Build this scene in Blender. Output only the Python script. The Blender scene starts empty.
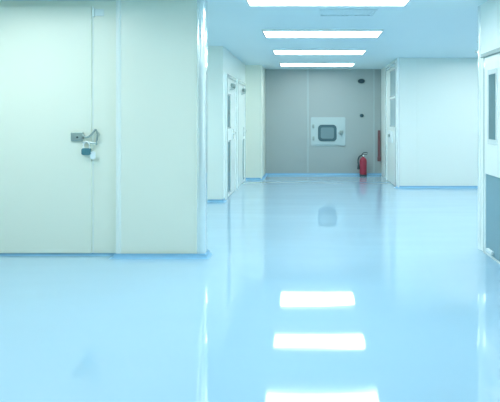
import bpy, bmesh, math
from mathutils import Vector, Matrix
S = bpy.context.scene
C = bpy.context.collection
PI = math.pi

# ---------------------------------------------------------------- materials
def mat(name, col, rough=0.5, metal=0.0, spec=0.5, coat=0.0, noise=0.0, nscale=8, bump=0.0, bscale=30, bstretch=(1,1,1),
        emit=None, estr=0.0, trans=0.0):
    m = bpy.data.materials.new(name); m.use_nodes = True
    nt = m.node_tree; b = nt.nodes['Principled BSDF']
    b.inputs['Base Color'].default_value = (*col, 1)
    b.inputs['Roughness'].default_value = rough
    b.inputs['Metallic'].default_value = metal
    b.inputs['Specular IOR Level'].default_value = spec
    b.inputs['Coat Weight'].default_value = coat
    b.inputs['Coat Roughness'].default_value = 0.04
    b.inputs['Transmission Weight'].default_value = trans
    tc = nt.nodes.new('ShaderNodeTexCoord')
    if noise:
        n = nt.nodes.new('ShaderNodeTexNoise'); n.inputs['Scale'].default_value = nscale
        n.inputs['Detail'].default_value = 3
        r = nt.nodes.new('ShaderNodeMapRange')
        r.inputs['To Min'].default_value = 1 - noise; r.inputs['To Max'].default_value = 1 + noise
        mx = nt.nodes.new('ShaderNodeVectorMath'); mx.operation = 'SCALE'
        mx.inputs[0].default_value = col
        nt.links.new(tc.outputs['Object'], n.inputs['Vector'])
        nt.links.new(n.outputs['Fac'], r.inputs['Value'])
        nt.links.new(r.outputs['Result'], mx.inputs['Scale'])
        nt.links.new(mx.outputs['Vector'], b.inputs['Base Color'])
    if bump:
        mp = nt.nodes.new('ShaderNodeMapping'); mp.inputs['Scale'].default_value = bstretch
        n = nt.nodes.new('ShaderNodeTexNoise'); n.inputs['Scale'].default_value = bscale
        n.inputs['Detail'].default_value = 1.5
        bp = nt.nodes.new('ShaderNodeBump'); bp.inputs['Strength'].default_value = 1.0
        bp.inputs['Distance'].default_value = bump
        nt.links.new(tc.outputs['Object'], mp.inputs['Vector'])
        nt.links.new(mp.outputs['Vector'], n.inputs['Vector'])
        nt.links.new(n.outputs['Fac'], bp.inputs['Height'])
        nt.links.new(bp.outputs['Normal'], b.inputs['Normal'])
        nt.links.new(bp.outputs['Normal'], b.inputs['Coat Normal'])
    if emit:
        b.inputs['Emission Color'].default_value = (*emit, 1)
        b.inputs['Emission Strength'].default_value = estr
    return m

M_FLOOR = mat('blue_epoxy', (0.40, 0.61, 0.76), 0.05, spec=0.5, coat=0.6, noise=0.03, nscale=0.7, bump=0.0035, bscale=1.5, bstretch=(0.4, 1.5, 1))
M_FLOOR.node_tree.nodes['Principled BSDF'].inputs['IOR'].default_value = 1.55
M_COVE  = mat('blue_cove', (0.25, 0.50, 0.70), 0.3)
M_CEIL  = mat('ceiling_panel', (0.70, 0.81, 0.83), 0.45, noise=0.02, nscale=1.2)
M_WALL  = mat('white_sandwich_panel', (0.86, 0.88, 0.76), 0.28, noise=0.012, nscale=0.8)
M_WALLC = mat('cool_sandwich_panel', (0.88, 0.92, 0.86), 0.28, noise=0.012, nscale=0.8)
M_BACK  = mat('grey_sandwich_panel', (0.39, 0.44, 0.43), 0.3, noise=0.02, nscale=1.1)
M_TRIM  = mat('white_gloss_profile', (0.9, 0.95, 0.92), 0.16, spec=0.8, coat=1.0)
M_POLISH = mat('polished_white_profile', (0.9, 0.96, 0.95), 0.2, metal=0.55, coat=1.0)
M_SEAM  = mat('seam_profile', (0.55, 0.68, 0.68), 0.35)
M_BSEAM = mat('back_seam', (0.44, 0.52, 0.51), 0.4)
M_GAP   = mat('rubber_gap', (0.42, 0.5, 0.48), 0.6)
M_DOOR  = mat('door_skin', (0.86, 0.88, 0.76), 0.3, noise=0.012, nscale=1.0)
M_ALU   = mat('brushed_aluminium', (0.55, 0.62, 0.60), 0.35, metal=0.6)
M_STEEL = mat('dull_steel', (0.36, 0.44, 0.42), 0.4, metal=0.5)
M_BLUEM = mat('blue_steel', (0.13, 0.32, 0.38), 0.25, metal=0.5)
M_PANE  = mat('dark_glazing', (0.16, 0.27, 0.29), 0.12, spec=0.6)
M_PANEL = mat('pale_glazing', (0.42, 0.54, 0.55), 0.12, spec=0.6)
M_KICK  = mat('blue_grey_panel', (0.22, 0.37, 0.42), 0.3)
M_BLACK = mat('black_rubber', (0.035, 0.06, 0.07), 0.45)
M_DARK  = mat('dark_plastic', (0.025, 0.07, 0.09), 0.35)
M_RED   = mat('red_enamel', (0.36, 0.03, 0.06), 0.3)
M_MAROON= mat('maroon_paint', (0.2, 0.085, 0.09), 0.45)
M_PLATE = mat('hatch_paint', (0.50, 0.60, 0.60), 0.35)
M_HPANE = mat('hatch_glazing', (0.20, 0.30, 0.32), 0.15)
M_GASK = mat('hatch_gasket', (0.06, 0.13, 0.15), 0.45)
M_WHITE = mat('white_plastic', (0.85, 0.92, 0.92), 0.35)
LCOL = (0.86, 0.98, 1.0)
M_LAMP  = mat('lamp_diffuser', (0.9, 0.9, 0.9), 0.5, emit=LCOL, estr=9.0)

# ---------------------------------------------------------------- helpers
def obj(name, bm, m, parent=None, smooth=False, mods=None):
    me = bpy.data.meshes.new(name); bmesh.ops.recalc_face_normals(bm, faces=bm.faces[:])
    bm.to_mesh(me); bm.free()
    me.materials.append(m)
    if smooth:
        for p in me.polygons: p.use_smooth = True
        me.set_sharp_from_angle(angle=math.radians(40))
    o = bpy.data.objects.new(name, me); C.objects.link(o)
    if parent: o.parent = parent
    return o
def box(bm, x0, x1, y0, y1, z0, z1, bev=0.0, seg=2, vertical_only=False):
    r = bmesh.ops.create_cube(bm, size=1.0)
    vs = r['verts']
    for v in vs:
        v.co = Vector(((x0+x1)/2 + v.co.x*(x1-x0), (y0+y1)/2 + v.co.y*(y1-y0), (z0+z1)/2 + v.co.z*(z1-z0)))
    if bev:
        es = {e for v in vs for e in v.link_edges}
        if vertical_only:
            es = {e for e in es if abs(e.verts[0].co.z - e.verts[1].co.z) > 1e-5}
        bmesh.ops.bevel(bm, geom=list(es), offset=bev, segments=seg, affect='EDGES', profile=0.5)
    return bm
def B(*a, **k): return box(bmesh.new(), *a, **k)
def lathe(prof, n=28, bm=None, axis='Z', at=(0,0,0)):
    """profile [(radius, height)] turned about an axis"""
    bm = bm or bmesh.new(); rings = []
    def P(r, h, t):
        c, s = r*math.cos(t), r*math.sin(t)
        p = {'Z': (c, s, h), 'Y': (c, h, s), 'X': (h, c, s)}[axis]
        return Vector(p) + Vector(at)
    for r, h in prof:
        if r < 1e-6: rings.append([bm.verts.new(P(0, h, 0))])
        else: rings.append([bm.verts.new(P(r, h, 2*PI*i/n)) for i in range(n)])
    for a, b in zip(rings, rings[1:]):
        if len(a) == 1 and len(b) == 1: continue
        for i in range(n):
            j = (i+1) % n
            if len(a) == 1: bm.faces.new((a[0], b[i], b[j]))
            elif len(b) == 1: bm.faces.new((a[i], b[0], a[j]))
            else: bm.faces.new((a[i], b[i], b[j], a[j]))
    if len(rings[0]) > 1: bm.faces.new(rings[0])
    if len(rings[-1]) > 1: bm.faces.new(rings[-1])
    return bm
def tube(pts, r, n=10, bm=None, sub=5):
    """round tube through points, Catmull-Rom smoothed"""
    bm = bm or bmesh.new(); pts = [Vector(p) for p in pts]; path = []
    q = [pts[0]] + pts + [pts[-1]]
    for i in range(1, len(q)-2):
        for k in range(sub):
            t = k/sub; a, b, c, d = q[i-1], q[i], q[i+1], q[i+2]
            path.append(0.5*((2*b) + (c-a)*t + (2*a-5*b+4*c-d)*t*t + (3*b-a-3*c+d)*t**3))
    path.append(pts[-1]); rings = []
    ref = Vector((0, 0, 1))
    for i, p in enumerate(path):
        d = (path[min(i+1, len(path)-1)] - path[max(i-1, 0)]).normalized()
        u = d.cross(ref)
        if u.length < 0.1: u = d.cross(Vector((0, 1, 0)))
        u.normalize(); w = d.cross(u)
        rings.append([bm.verts.new(p + r*(math.cos(2*PI*j/n)*u + math.sin(2*PI*j/n)*w)) for j in range(n)])
    for a, b in zip(rings, rings[1:]):
        for i in range(n): bm.faces.new((a[i], b[i], b[(i+1) % n], a[(i+1) % n]))
    bm.faces.new(rings[0]); bm.faces.new(rings[-1])
    return bm
def rrect(x0, x1, z0, z1, r, n=6):
    out = []
    for cx, cz, a0 in ((x1-r, z1-r, 0), (x0+r, z1-r, PI/2), (x0+r, z0+r, PI), (x1-r, z0+r, 3*PI/2)):
        for k in range(n+1):
            t = a0 + PI/2*k/n; out.append((cx + r*math.cos(t), cz + r*math.sin(t)))
    return out
def slab(loop, y0, y1, bm=None):
    """loop in x,z extruded y0..y1"""
    bm = bm or bmesh.new()
    a = [bm.verts.new((x, y0, z)) for x, z in loop]; b = [bm.verts.new((x, y1, z)) for x, z in loop]
    bm.faces.new(a); bm.faces.new(b)
    for i in range(len(a)):
        j = (i+1) % len(a); bm.faces.new((a[i], a[j], b[j], b[i]))
    return bm
def ring(outer, inner, y0, y1):
    bm = bmesh.new(); n = len(outer)
    L = [[bm.verts.new((x, y, z)) for x, z in lp] for lp in (outer, inner) for y in (y0, y1)]
    oa, ob, ia, ib = L
    for i in range(n):
        j = (i+1) % n
        bm.faces.new((oa[i], oa[j], ob[j], ob[i])); bm.faces.new((ia[i], ia[j], ib[j], ib[i]))
        bm.faces.new((oa[i], oa[j], ia[j], ia[i])); bm.faces.new((ob[i], ob[j], ib[j], ib[i]))
    return bm
def struct(name, bm, m, parent=None, label=None, cat=None, **k):
    o = obj(name, bm, m, parent, **k)
    if parent is None:
        o['kind'] = 'structure'
        if label: o['label'] = label
        if cat: o['category'] = cat
    return o
def tag(o, label, cat, group=None, kind=None):
    o['label'] = label; o['category'] = cat
    if group: o['group'] = group
    if kind: o['kind'] = kind
    return o
def empty(name, loc):
    o = bpy.data.objects.new(name, None); C.objects.link(o); o.location = loc; o.empty_display_size = 0.1
    return o
def child(name, bm, m, parent, smooth=False):
    """mesh given in world coordinates, parented to something at parent.location"""
    off = Vector((0, 0, 0)); p = parent
    while p: off += p.location; p = p.parent
    bmesh.ops.translate(bm, verts=bm.verts[:], vec=-off)
    return obj(name, bm, m, parent, smooth)

H = 2.6
# ---------------------------------------------------------------- the shell
struct('floor', B(-5, 7, -3.2, 12.2, -0.1, 0), M_FLOOR, label='glossy light blue epoxy floor with mirror-like reflections of the ceiling lights', cat='floor')
struct('ceiling', B(-5, 7, -3.2, 12.2, H, H+0.1), M_CEIL, label='smooth pale blue panel ceiling over the whole cleanroom', cat='ceiling')
struct('wall_left', B(-5.05, -1.89, 5.0, 5.12, 0, H), M_WALL, label='pale cream panel wall at far left around the latched door', cat='wall')
struct('wall_left_end', B(-1.93, -1.09, 4.90, 4.99, 0, H), M_WALL, label='projecting pale wall end panel right of the latched door', cat='wall')
struct('wall_left_outer', B(-5.1, -5, -3.2, 12.2, 0, H), M_WALL, label='outermost left wall outside the frame', cat='wall')
struct('wall_left_recess', B(-5, -1.42, 8.0, 12.2, 0, H), M_WALLC, label='pale blue-white corridor wall holding the two left doors', cat='wall')
struct('wall_left_return', B(-1.42, -1.06, 10.9, 12.2, 0, H), M_WALL, label='narrow cream wall return left of the grey end wall', cat='wall')
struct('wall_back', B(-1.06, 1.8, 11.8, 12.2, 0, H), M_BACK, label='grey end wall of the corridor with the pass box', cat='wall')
struct('wall_right_recess', B(1.8, 7, 9.6, 12.2, 0, H), M_WALLC, label='bright white wall block right of the corridor', cat='wall')
struct('wall_right', B(1.836, 1.956, -3.2, 5.16, 0, H), M_WALLC, label='near white wall at the right edge around the glazed door', cat='wall')
struct('wall_right_outer', B(7, 7.1, -3.2, 12.2, 0, H), M_WALLC, label='outermost right wall outside the frame', cat='wall')
struct('wall_front', B(-5, 1.836, -3.3, -3.2, 0, H), M_WALLC, label='wall behind the viewpoint', cat='wall')

# rounded corner profiles
def quarter(cx, cy, r, quad, z0=0.0, z1=H, n=8):
    """vertical post with rounded front: full round-cornered plan"""
    bm = bmesh.new(); pts = [(cx, cy)]
    for k in range(n+1):
        t = quad + PI/2*k/n; pts.append((cx + r*math.cos(t), cy + r*math.sin(t)))
    a = [bm.verts.new((x, y, z0)) for x, y in pts]; b = [bm.verts.new((x, y, z1)) for x, y in pts]
    bm.faces.new(a); bm.faces.new(b)
    for i in range(len(a)):
        j = (i+1) % len(a); bm.faces.new((a[i], a[j], b[j], b[i]))
    return bm
bm = B(-1.15, -1.05, 4.885, 5.04, 0.0, H, bev=0.049, seg=10, vertical_only=True)
struct('trim_1', bm, M_POLISH, label='glossy white rounded corner profile on the left wall end', cat='corner trim', smooth=True)
bm = B(-1.95, -1.895, 4.885, 5.01, 0.0, H, bev=0.022, seg=5, vertical_only=True)
struct('trim_2', bm, M_WALLC, label='slim white vertical profile between latched door and wall end', cat='corner trim', smooth=True)
bm = B(-1.075, -1.045, 10.885, 11.82, 0.0, H, bev=0.012, seg=4, vertical_only=True)
struct('trim_3', bm, M_WALL, label='cream corner profile beside the grey end wall', cat='corner trim', smooth=True)
struct('trim_4', B(-0.03, 0.02, 11.79, 11.81, 0.06, H, bev=0.004), M_BSEAM, label='thin pale seam strip running up the grey end wall', cat='seam strip')
struct('trim_5', B(1.60, 1.64, 11.79, 11.81, 0.06, H, bev=0.004), M_BSEAM, label='thin seam strip on the end wall by its right corner', cat='seam strip')
bm = B(1.785, 1.83, 9.585, 9.66, 0.0, H, bev=0.015, seg=4, vertical_only=True)
struct('trim_6', bm, M_TRIM, label='white rounded profile on the corridor corner at right', cat='corner trim', smooth=True)
bm = B(1.825, 1.965, 5.10, 5.18, 0.0, H, bev=0.02, seg=4, vertical_only=True)
struct('trim_7', bm, M_TRIM, label='white end profile of the near right wall', cat='corner trim', smooth=True)
struct('trim_8', B(2.17, 2.185, 9.592, 9.602, 0.06, H), M_WALLC, label='faint vertical seam in the bright white wall', cat='seam strip')
struct('trim_9', B(-1.75, -1.735, 7.992, 8.002, 0.06, H), M_SEAM, label='faint vertical seam in the wall behind the left opening', cat='seam strip')

# coved blue skirting
def cove(n, pts, label):
    """quarter-cove skirting in front of wall segments: pts list of (x,y), room on the left of travel"""
    bm = bmesh.new(); prof = [(0.0, 0.0), (0.05, 0.0), (0.024, 0.006), (0.012, 0.015), (0.007, 0.026), (0.005, 0.042), (0.0, 0.042)]
    P = [Vector((x, y)) for x, y in pts]; secs = []
    for i, p in enumerate(P):
        ns = []
        if i > 0: d = (p - P[i-1]).normalized(); ns.append(Vector((-d.y, d.x)))
        if i < len(P)-1: d = (P[i+1] - p).normalized(); ns.append(Vector((-d.y, d.x)))
        nrm = sum(ns, Vector((0, 0)))
        nrm = nrm / nrm.length_squared * len(ns) if len(ns) == 1 else nrm * (2 / nrm.length_squared)
        secs.append([bm.verts.new((p.x + nrm.x*a, p.y + nrm.y*a, z + 0.0005)) for a, z in prof])
    for a, b in zip(secs, secs[1:]):
        for i in range(len(prof)):
            j = (i+1) % len(prof); bm.faces.new((a[i], b[i], b[j], a[j]))
    bm.faces.new(secs[0]); bm.faces.new(secs[-1])
    struct(n, bm, M_COVE, label=label, cat='skirting')
cove('baseboard_left', [(-1.05, 5.04), (-1.05, 4.885), (-1.95, 4.885), (-1.95, 5.0), (-5, 5.0)], 'blue coved skirting along the left wall and its end')
cove('baseboard_right', [(7, 9.6), (1.785, 9.6), (1.785, 9.72)], 'blue coved skirting under the bright right wall')
cove('baseboard_back', [(1.8, 11.8), (-1.045, 11.8), (-1.045, 10.9), (-1.42, 10.9), (-1.42, 10.75)], 'blue coved skirting along the grey end wall')
cove('baseboard_recess', [(-1.42, 8.15), (-1.42, 8.0), (-5, 8.0)], 'blue coved skirting behind the left opening')

# ---------------------------------------------------------------- door 1 : latched door, left
d = empty('door_1', (-3.4, 4.985, 0)); tag(d, 'large pale cream door with a small grey latch and hanging lock', 'door', kind='structure')
child('leaf', B(-3.46, -2.255, 4.97, 5.0, 0.02, 2.54, bev=0.006), M_DOOR, d)
child('jamb', B(-2.235, -1.985, 4.975, 5.0, 0.02, H, bev=0.005), M_DOOR, d)
child('seal', B(-2.256, -2.234, 4.985, 5.0, 0.02, 2.54), M_WALLC, d)
hg = child('hinge', lathe([(0.0, -0.045), (0.012, -0.045), (0.013, -0.03), (0.013, 0.03), (0.012, 0.045), (0.0, 0.045)], 16, at=(-2.232, 4.962, 2.475)), M_TRIM, d, True)
child('hinge_leaf', B(-2.22, -2.13, 4.966, 4.977, 2.44, 2.51, bev=0.002), M_TRIM, hg)
l = child('latch', B(-2.46, -2.335, 4.950, 4.971, 1.165, 1.255, bev=0.006), M_STEEL, d); l['label'] = 'dull grey rectangular latch plate'
child('screw', lathe([(0.0, 0.0), (0.010, 0.0), (0.011, 0.006), (0, 0.006)], 12, axis='Y', at=(-2.39, 4.945, 1.205)), M_BLACK, l, True)
bm = tube([(-2.34, 4.955, 1.225), (-2.30, 4.948, 1.205), (-2.265, 4.945, 1.215), (-2.235, 4.945, 1.245), (-2.205, 4.95, 1.285)], 0.010, 10)
tube([(-2.205, 4.95, 1.285), (-2.185, 4.945, 1.25), (-2.185, 4.945, 1.20), (-2.20, 4.955, 1.155), (-2.205, 4.97, 1.13)], 0.009, 10, bm)
child('lever', bm, M_STEEL, d, True)
bm = tube([(-2.335, 4.95, 1.155), (-2.27, 4.94, 1.15), (-2.20, 4.95, 1.145)], 0.010, 10)
child('hasp', bm, M_ALU, d, True)
pl = empty('padlock', (-2.27, 4.94, 1.03))
tag(pl, 'small blue-grey lock hanging from the latch of the left door', 'lock')
child('lock_body', slab(rrect(-2.335, -2.245, 1.025, 1.095, 0.02), 4.918, 4.948), M_BLUEM, pl, True)
child('shackle', tube([(-2.318, 4.933, 1.09), (-2.318, 4.932, 1.135), (-2.29, 4.93, 1.163), (-2.262, 4.932, 1.135), (-2.262, 4.933, 1.09)], 0.007, 8), M_TRIM, pl, True)
child('dangling_tag', slab(rrect(-2.25, -2.20, 0.985, 1.06, 0.012), 4.93, 4.936), M_WHITE, pl, True)

# ---------------------------------------------------------------- doors 2, 3 on the left corridor wall (facing +x)
def side_door(name, y0, y1, X, sgn, label, glass, top=2.1, pane=None):
    """door in a wall plane x=X, room side is sgn"""
    d = empty(name, (X, (y0+y1)/2, 0)); tag(d, label, 'door', kind='structure')
    def bx(a, b, ya, yb, za, zb, **k):
        xs = sorted((X + sgn*a, X + sgn*b)); return B(xs[0], xs[1], ya, yb, za, zb, **k)
    fr = bx(0, 0.035, y0-0.06, y0, 0, top); box(fr, *sorted((X, X+sgn*0.035)), y1, y1+0.06, 0, top); box(fr, *sorted((X, X+sgn*0.035)), y0-0.06, y1+0.06, top, top+0.06)
    child('door_frame', fr, M_TRIM, d)
    child('leaf', bx(0, 0.018, y0+0.005, y1-0.005, 0.01, top-0.005), M_WALLC, d)
    for ga, gb, za, zb in glass:
        g = child('window_pane', bx(0.016, 0.022, ga, gb, za, zb), pane or M_PANE, d)
        rim = bx(0.016, 0.028, ga-0.025, gb+0.025, za-0.025, za)
        box(rim, *sorted((X+sgn*0.016, X+sgn*0.028)), ga-0.025, gb+0.025, zb, zb+0.025)
        child('window_rim', rim, M_TRIM, g)
    return d, bx
for name, y0, y1, gl, hy, lab, ch in (
    ('door_2', 8.28, 9.25, ((8.36, 8.66, 1.24, 1.80), (8.42, 8.66, 0.10, 0.98)), 8.92, 'nearer of the two white corridor doors on the left', 1.9),
    ('door_3', 9.55, 10.62, ((10.30, 10.5, 0.10, 0.92),), 10.42, 'farther white corridor door on the left, beside the cream return', 1.92)):
    d, bx = side_door(name, y0, y1, -1.42, 1, lab, gl)
    cl = child('door_closer', bx(0.018, 0.075, hy-0.22, hy+0.04, 1.96, 2.03, bev=0.012), M_STEEL, d, True); cl['label'] = 'grey closer box near the top of the door'
    child('closer_arm', tube([(-1.35, hy-0.1, 1.97), (-1.33, hy-0.25, 1.93), (-1.38, hy-0.42, 1.90)], 0.012, 8), M_STEEL, cl, True)
    hp = child('handle_plate', bx(0.018, 0.03, hy-0.06, hy+0.06, 1.0, 1.2, bev=0.004), M_TRIM, d)
    child('door_handle', tube([(-1.39, hy, 1.12), (-1.345, hy, 1.12), (-1.34, hy-0.05, 1.12), (-1.34, hy-0.14, 1.115)], 0.013, 10), M_TRIM, hp, True)

# door 4 : right corridor wall, two panes
d, bx = side_door('door_4', 9.72, 10.85, 1.8, -1, 'tall glazed door in the corridor right wall with stacked panes',
                  ((9.78, 10.38, 1.87, 2.38), (9.78, 10.38, 1.24, 1.78)), 2.46, M_PANEL)
hp = child('handle_plate', bx(0.018, 0.04, 10.05, 10.55, 0.88, 1.13, bev=0.006), M_WHITE, d)
hp['label'] = 'white square lock plate'
child('handle_knob', lathe([(0, 0), (0.03, 0), (0.034, 0.012), (0.028, 0.03), (0, 0.035)], 16, axis='X', at=(1.725, 10.33, 1.02)), M_STEEL, hp, True)

# door 5 : near right wall, big glazed door with grey-blue lower panel
d = empty('door_5', (1.83, 4.2, 0)); tag(d, 'near door at right edge, white with a dark window and blue-grey lower panel', 'door', kind='structure')
child('jamb', B(1.822, 1.845, 4.93, 4.985, 0.0, 2.02, bev=0.004), M_TRIM, d)
child('leaf', B(1.815, 1.84, 3.3, 4.93, 0.83, 2.02, bev=0.004), M_WALLC, d)
w = child('window_frame', B(1.806, 1.822, 4.58, 4.835, 1.14, 1.88, bev=0.004), M_TRIM, d)
child('window_pane', B(1.801, 1.812, 4.625, 4.785, 1.19, 1.83), M_PANE, w)
child('seal', B(1.826, 1.842, 4.984, 5.005, 0.0, 2.04), M_GAP, d)
kp = child('lower_panel', B(1.828, 1.842, 3.3, 4.945, 0.03, 0.83), M_KICK, d); kp['label'] = 'blue-grey lower door panel'
child('foot_stop', B(1.80, 1.83, 4.72, 4.86, 0.05, 0.085, bev=0.006), M_WHITE, kp)
hd = child('head_trim', B(1.785, 1.84, 3.2, 4.975, 2.02, 2.06, bev=0.006), M_STEEL, d); hd['label'] = 'grey trim above the door'

# ---------------------------------------------------------------- pass box in the end wall
YB = 11.8
pb = empty('pass_box', (0.49, YB, 0.74))
tag(pb, 'white pass-through hatch with rounded dark window in the grey end wall', 'hatch')
child('frame_plate', slab(rrect(0.07, 0.92, 0.72, 1.42, 0.03), YB-0.02, YB), M_PLATE, pb)
door = child('hatch_door', slab(rrect(0.16, 0.80, 0.765, 1.34, 0.05), YB-0.045, YB-0.018), M_PLATE, pb)
child('window_gasket', ring(rrect(0.245, 0.70, 0.83, 1.235, 0.09), rrect(0.31, 0.635, 0.895, 1.17, 0.05), YB-0.062, YB-0.04), M_GASK, door)
child('window_pane', slab(rrect(0.295, 0.65, 0.88, 1.185, 0.05), YB-0.05, YB-0.043), M_HPANE, door)
for z in (0.90, 1.20):
    child('hinge', B(0.11, 0.165, YB-0.045, YB-0.018, z-0.05, z+0.05, bev=0.01), M_STEEL, pb, True)
la = child('latch', B(0.77, 0.86, YB-0.06, YB-0.018, 0.99, 1.10, bev=0.012), M_STEEL, pb, True)
child('latch_lever', tube([(0.82, YB-0.06, 1.05), (0.82, YB-0.085, 1.045), (0.78, YB-0.09, 1.035), (0.74, YB-0.085, 1.03)], 0.012, 8), M_STEEL, la, True)

# dark round fixtures on the end wall
def dome(x, z, r, sq, label):
    e = empty('wall_sensor', (x, YB, z)); tag(e, label, 'sensor')
    bm = lathe([(0, 0), (r, 0), (r*1.02, -0.012), (r*0.92, -0.02), (0, -0.02)], 28, axis='Y'); bmesh.ops.scale(bm, vec=(1, 1, sq), verts=bm.verts[:])
    obj('base_ring', bm, M_STEEL, e, True)
    bm = lathe([(0, -0.018), (r*0.85, -0.02), (r*0.78, -0.045), (r*0.5, -0.07), (0, -0.08)], 28, axis='Y'); bmesh.ops.scale(bm, vec=(1, 1, sq), verts=bm.verts[:])
    obj('cover', bm, M_DARK, e, True)
dome(1.31, 2.305, 0.105, 0.62, 'larger dark oval fixture high on the grey end wall')
dome(1.32, 1.46, 0.058, 0.85, 'smaller dark round fixture midway up the grey end wall')

# maroon upright bar by the corner
e = empty('wall_bar', (1.74, YB, 0.34)); tag(e, 'slim dark maroon bar upright beside the end wall right corner', 'bar')
bm = bmesh.new(); box(bm, 1.708, 1.772, YB-0.06, YB-0.03, 0.44, 1.10, bev=0.012, seg=3)
child('grip', bm, M_MAROON, e, True)
child('foot', B(1.700, 1.785, YB-0.07, YB-0.02, 0.34, 0.45, bev=0.014), M_MAROON, e, True)
for z in (0.55, 0.98): child('bracket', B(1.725, 1.755, YB-0.035, YB, z-0.02, z+0.02), M_STEEL, e)

# ---------------------------------------------------------------- fire extinguisher
X0, Y0 = 1.335, 11.62
fe = empty('fire_extinguisher', (X0, Y0, 0)); tag(fe, 'red fire extinguisher standing on the floor by the end wall', 'fire extinguisher')
child('base_ring', lathe([(0.0, 0.001), (0.088, 0.001), (0.092, 0.02), (0.088, 0.04), (0, 0.04)], at=(X0, Y0, 0)), M_BLACK, fe, True)
child('cylinder', lathe([(0, 0.035), (0.084, 0.035), (0.088, 0.06), (0.088, 0.36), (0.078, 0.405), (0.052, 0.435), (0.028, 0.45), (0.026, 0.47), (0, 0.47)], at=(X0, Y0, 0)), M_RED, fe, True)
v = child('valve', lathe([(0, 0.465), (0.026, 0.465), (0.028, 0.49), (0.020, 0.515), (0, 0.515)], 18, at=(X0, Y0, 0)), M_BLACK, fe, True)
bm = B(X0-0.035, X0+0.10, Y0-0.012, Y0+0.012, 0.505, 0.52, bev=0.004)
child('carry_handle', bm, M_BLACK, v)
bm = tube([(X0-0.035, Y0, 0.52), (X0+0.01, Y0, 0.555), (X0+0.07, Y0, 0.565), (X0+0.11, Y0, 0.55)], 0.011, 8)
child('squeeze_lever', bm, M_BLACK, v, True)
child('gauge', lathe([(0, -0.02), (0.02, -0.02), (0.021, 0.0), (0, 0.0)], 16, axis='Y', at=(X0, Y0-0.02, 0.49)), M_WHITE, v, True)
h = child('hose', tube([(X0-0.02, Y0, 0.50), (X0-0.09, Y0-0.01, 0.47), (X0-0.125, Y0-0.015, 0.38), (X0-0.115, Y0-0.02, 0.27)], 0.017, 10), M_BLACK, fe, True)
child('nozzle', lathe([(0, 0), (0.034, 0), (0.022, 0.1), (0.017, 0.12), (0, 0.12)], 16, at=(X0-0.115, Y0-0.02, 0.16)), M_BLACK, h, True)

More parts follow.
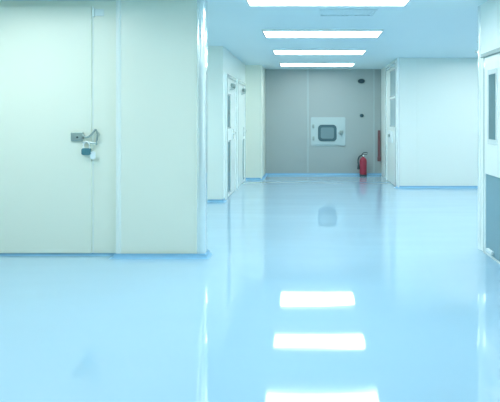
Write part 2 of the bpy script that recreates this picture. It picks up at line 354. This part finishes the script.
# ---------------------------------------------------------------- ceiling lights
def make_light():
    r = empty('ceiling_light', (0, 0, H))
    w, dp = 0.80, 0.25
    fr = bmesh.new()
    box(fr, -w-0.02, w+0.02, -dp-0.02, -dp, -0.03, 0.0); box(fr, -w-0.02, w+0.02, dp, dp+0.02, -0.03, 0.0)
    box(fr, -w-0.02, -w, -dp, dp, -0.03, 0.0); box(fr, w, w+0.02, -dp, dp, -0.03, 0.0)
    obj('frame', fr, M_TRIM, r)
    obj('diffuser', slab([(-w, -0.024), (w, -0.024), (w, -0.002), (-w, -0.002)], -dp, dp), M_LAMP, r)
    return r
proto = make_light(); first = True
SPOTS = [
 (0.2, 4.76, 0, 'nearest and largest of the four corridor ceiling lights, cut by the frame', 'corridor ceiling lights'),
 (0.2, 6.74, 0, 'second nearest corridor ceiling light, long white strip', 'corridor ceiling lights'),
 (0.2, 8.61, 0, 'third corridor ceiling light counting away from the viewer', 'corridor ceiling lights'),
 (0.2, 10.60, 0, 'farthest corridor ceiling light, just before the grey end wall', 'corridor ceiling lights'),
 (0.2, 3.2, 0, 'ceiling light outside the frame in front of the corridor row', 'ceiling lights outside the frame'),
 (0.2, 0.9, 0, 'ceiling light outside the frame directly above the viewpoint', 'ceiling lights outside the frame'),
 (-2.9, 3.85, 0, 'ceiling light outside the frame over the latched door side', 'ceiling lights outside the frame'),
 (-2.9, 1.9, 0, 'ceiling light outside the frame at the near left', 'ceiling lights outside the frame'),
 (-3.4, 6.5, 0, 'ceiling light outside the frame hidden behind the left wall end', 'ceiling lights outside the frame'),
 (3.8, 8.3, 0, 'ceiling light outside the frame in the right bay, farther one', 'ceiling lights outside the frame'),
 (3.45, 7.2, 0, 'ceiling light outside the frame in the right bay, middle one', 'ceiling lights outside the frame'),
 (3.2, 6.0, 0, 'ceiling light outside the frame in the right bay, nearer one', 'ceiling lights outside the frame'),
]
for x, y, rz, lab, grp in SPOTS:
    if first: r = proto; first = False
    else:
        r = proto.copy(); C.objects.link(r)
        for ch in list(proto.children):
            c = ch.copy(); C.objects.link(c); c.parent = r
    r.location = (x, y, H); tag(r, lab, 'light', grp)

# ceiling air grille
g = empty('ceiling_vent', (0.45, 5.45, H)); tag(g, 'pale slotted air grille in the ceiling behind the nearest light', 'vent')
fr = bmesh.new()
for a in ((-0.32, 0.32, -0.16, -0.14), (-0.32, 0.32, 0.14, 0.16), (-0.32, -0.30, -0.14, 0.14), (0.30, 0.32, -0.14, 0.14)): box(fr, a[0], a[1], a[2], a[3], -0.012, 0.0)
obj('frame', fr, M_CEIL, g)
bm = bmesh.new()
for i in range(12): box(bm, -0.28+i*0.05, -0.265+i*0.05, -0.14, 0.14, -0.01, 0.0)
obj('slats', bm, M_CEIL, g)

for o in bpy.data.objects:
    if o.parent is None and o.name in ('wall_left', 'wall_left_end', 'trim_1', 'trim_2', 'baseboard_left', 'door_1', 'padlock'):
        o.location.x += 0.05 if o.name in ('door_1', 'padlock') else 0.02; o.location.y -= 0.08
# ---------------------------------------------------------------- world, camera, view
w = bpy.data.worlds.new('world'); S.world = w; w.use_nodes = True
w.node_tree.nodes['Background'].inputs['Color'].default_value = (0.6, 0.9, 1, 1)
w.node_tree.nodes['Background'].inputs['Strength'].default_value = 0.3
cam = bpy.data.cameras.new('camera'); co = bpy.data.objects.new('camera', cam); C.objects.link(co)
co.location = (0, 0, 1.4); co.rotation_euler = (PI/2, 0, 0)
cam.sensor_width = 36; cam.lens = 36*480/500
cam.shift_x = -58/500; cam.shift_y = -83/500
cam.clip_start = 0.05
S.camera = co
S.view_settings.view_transform = 'Standard'; S.view_settings.look = 'None'
S.view_settings.exposure = 0.08; S.view_settings.gamma = 1; S.view_settings.use_curve_mapping = False
S.cycles.max_bounces = 12; S.cycles.diffuse_bounces = 8; S.cycles.glossy_bounces = 6
S.cycles.use_denoising = True
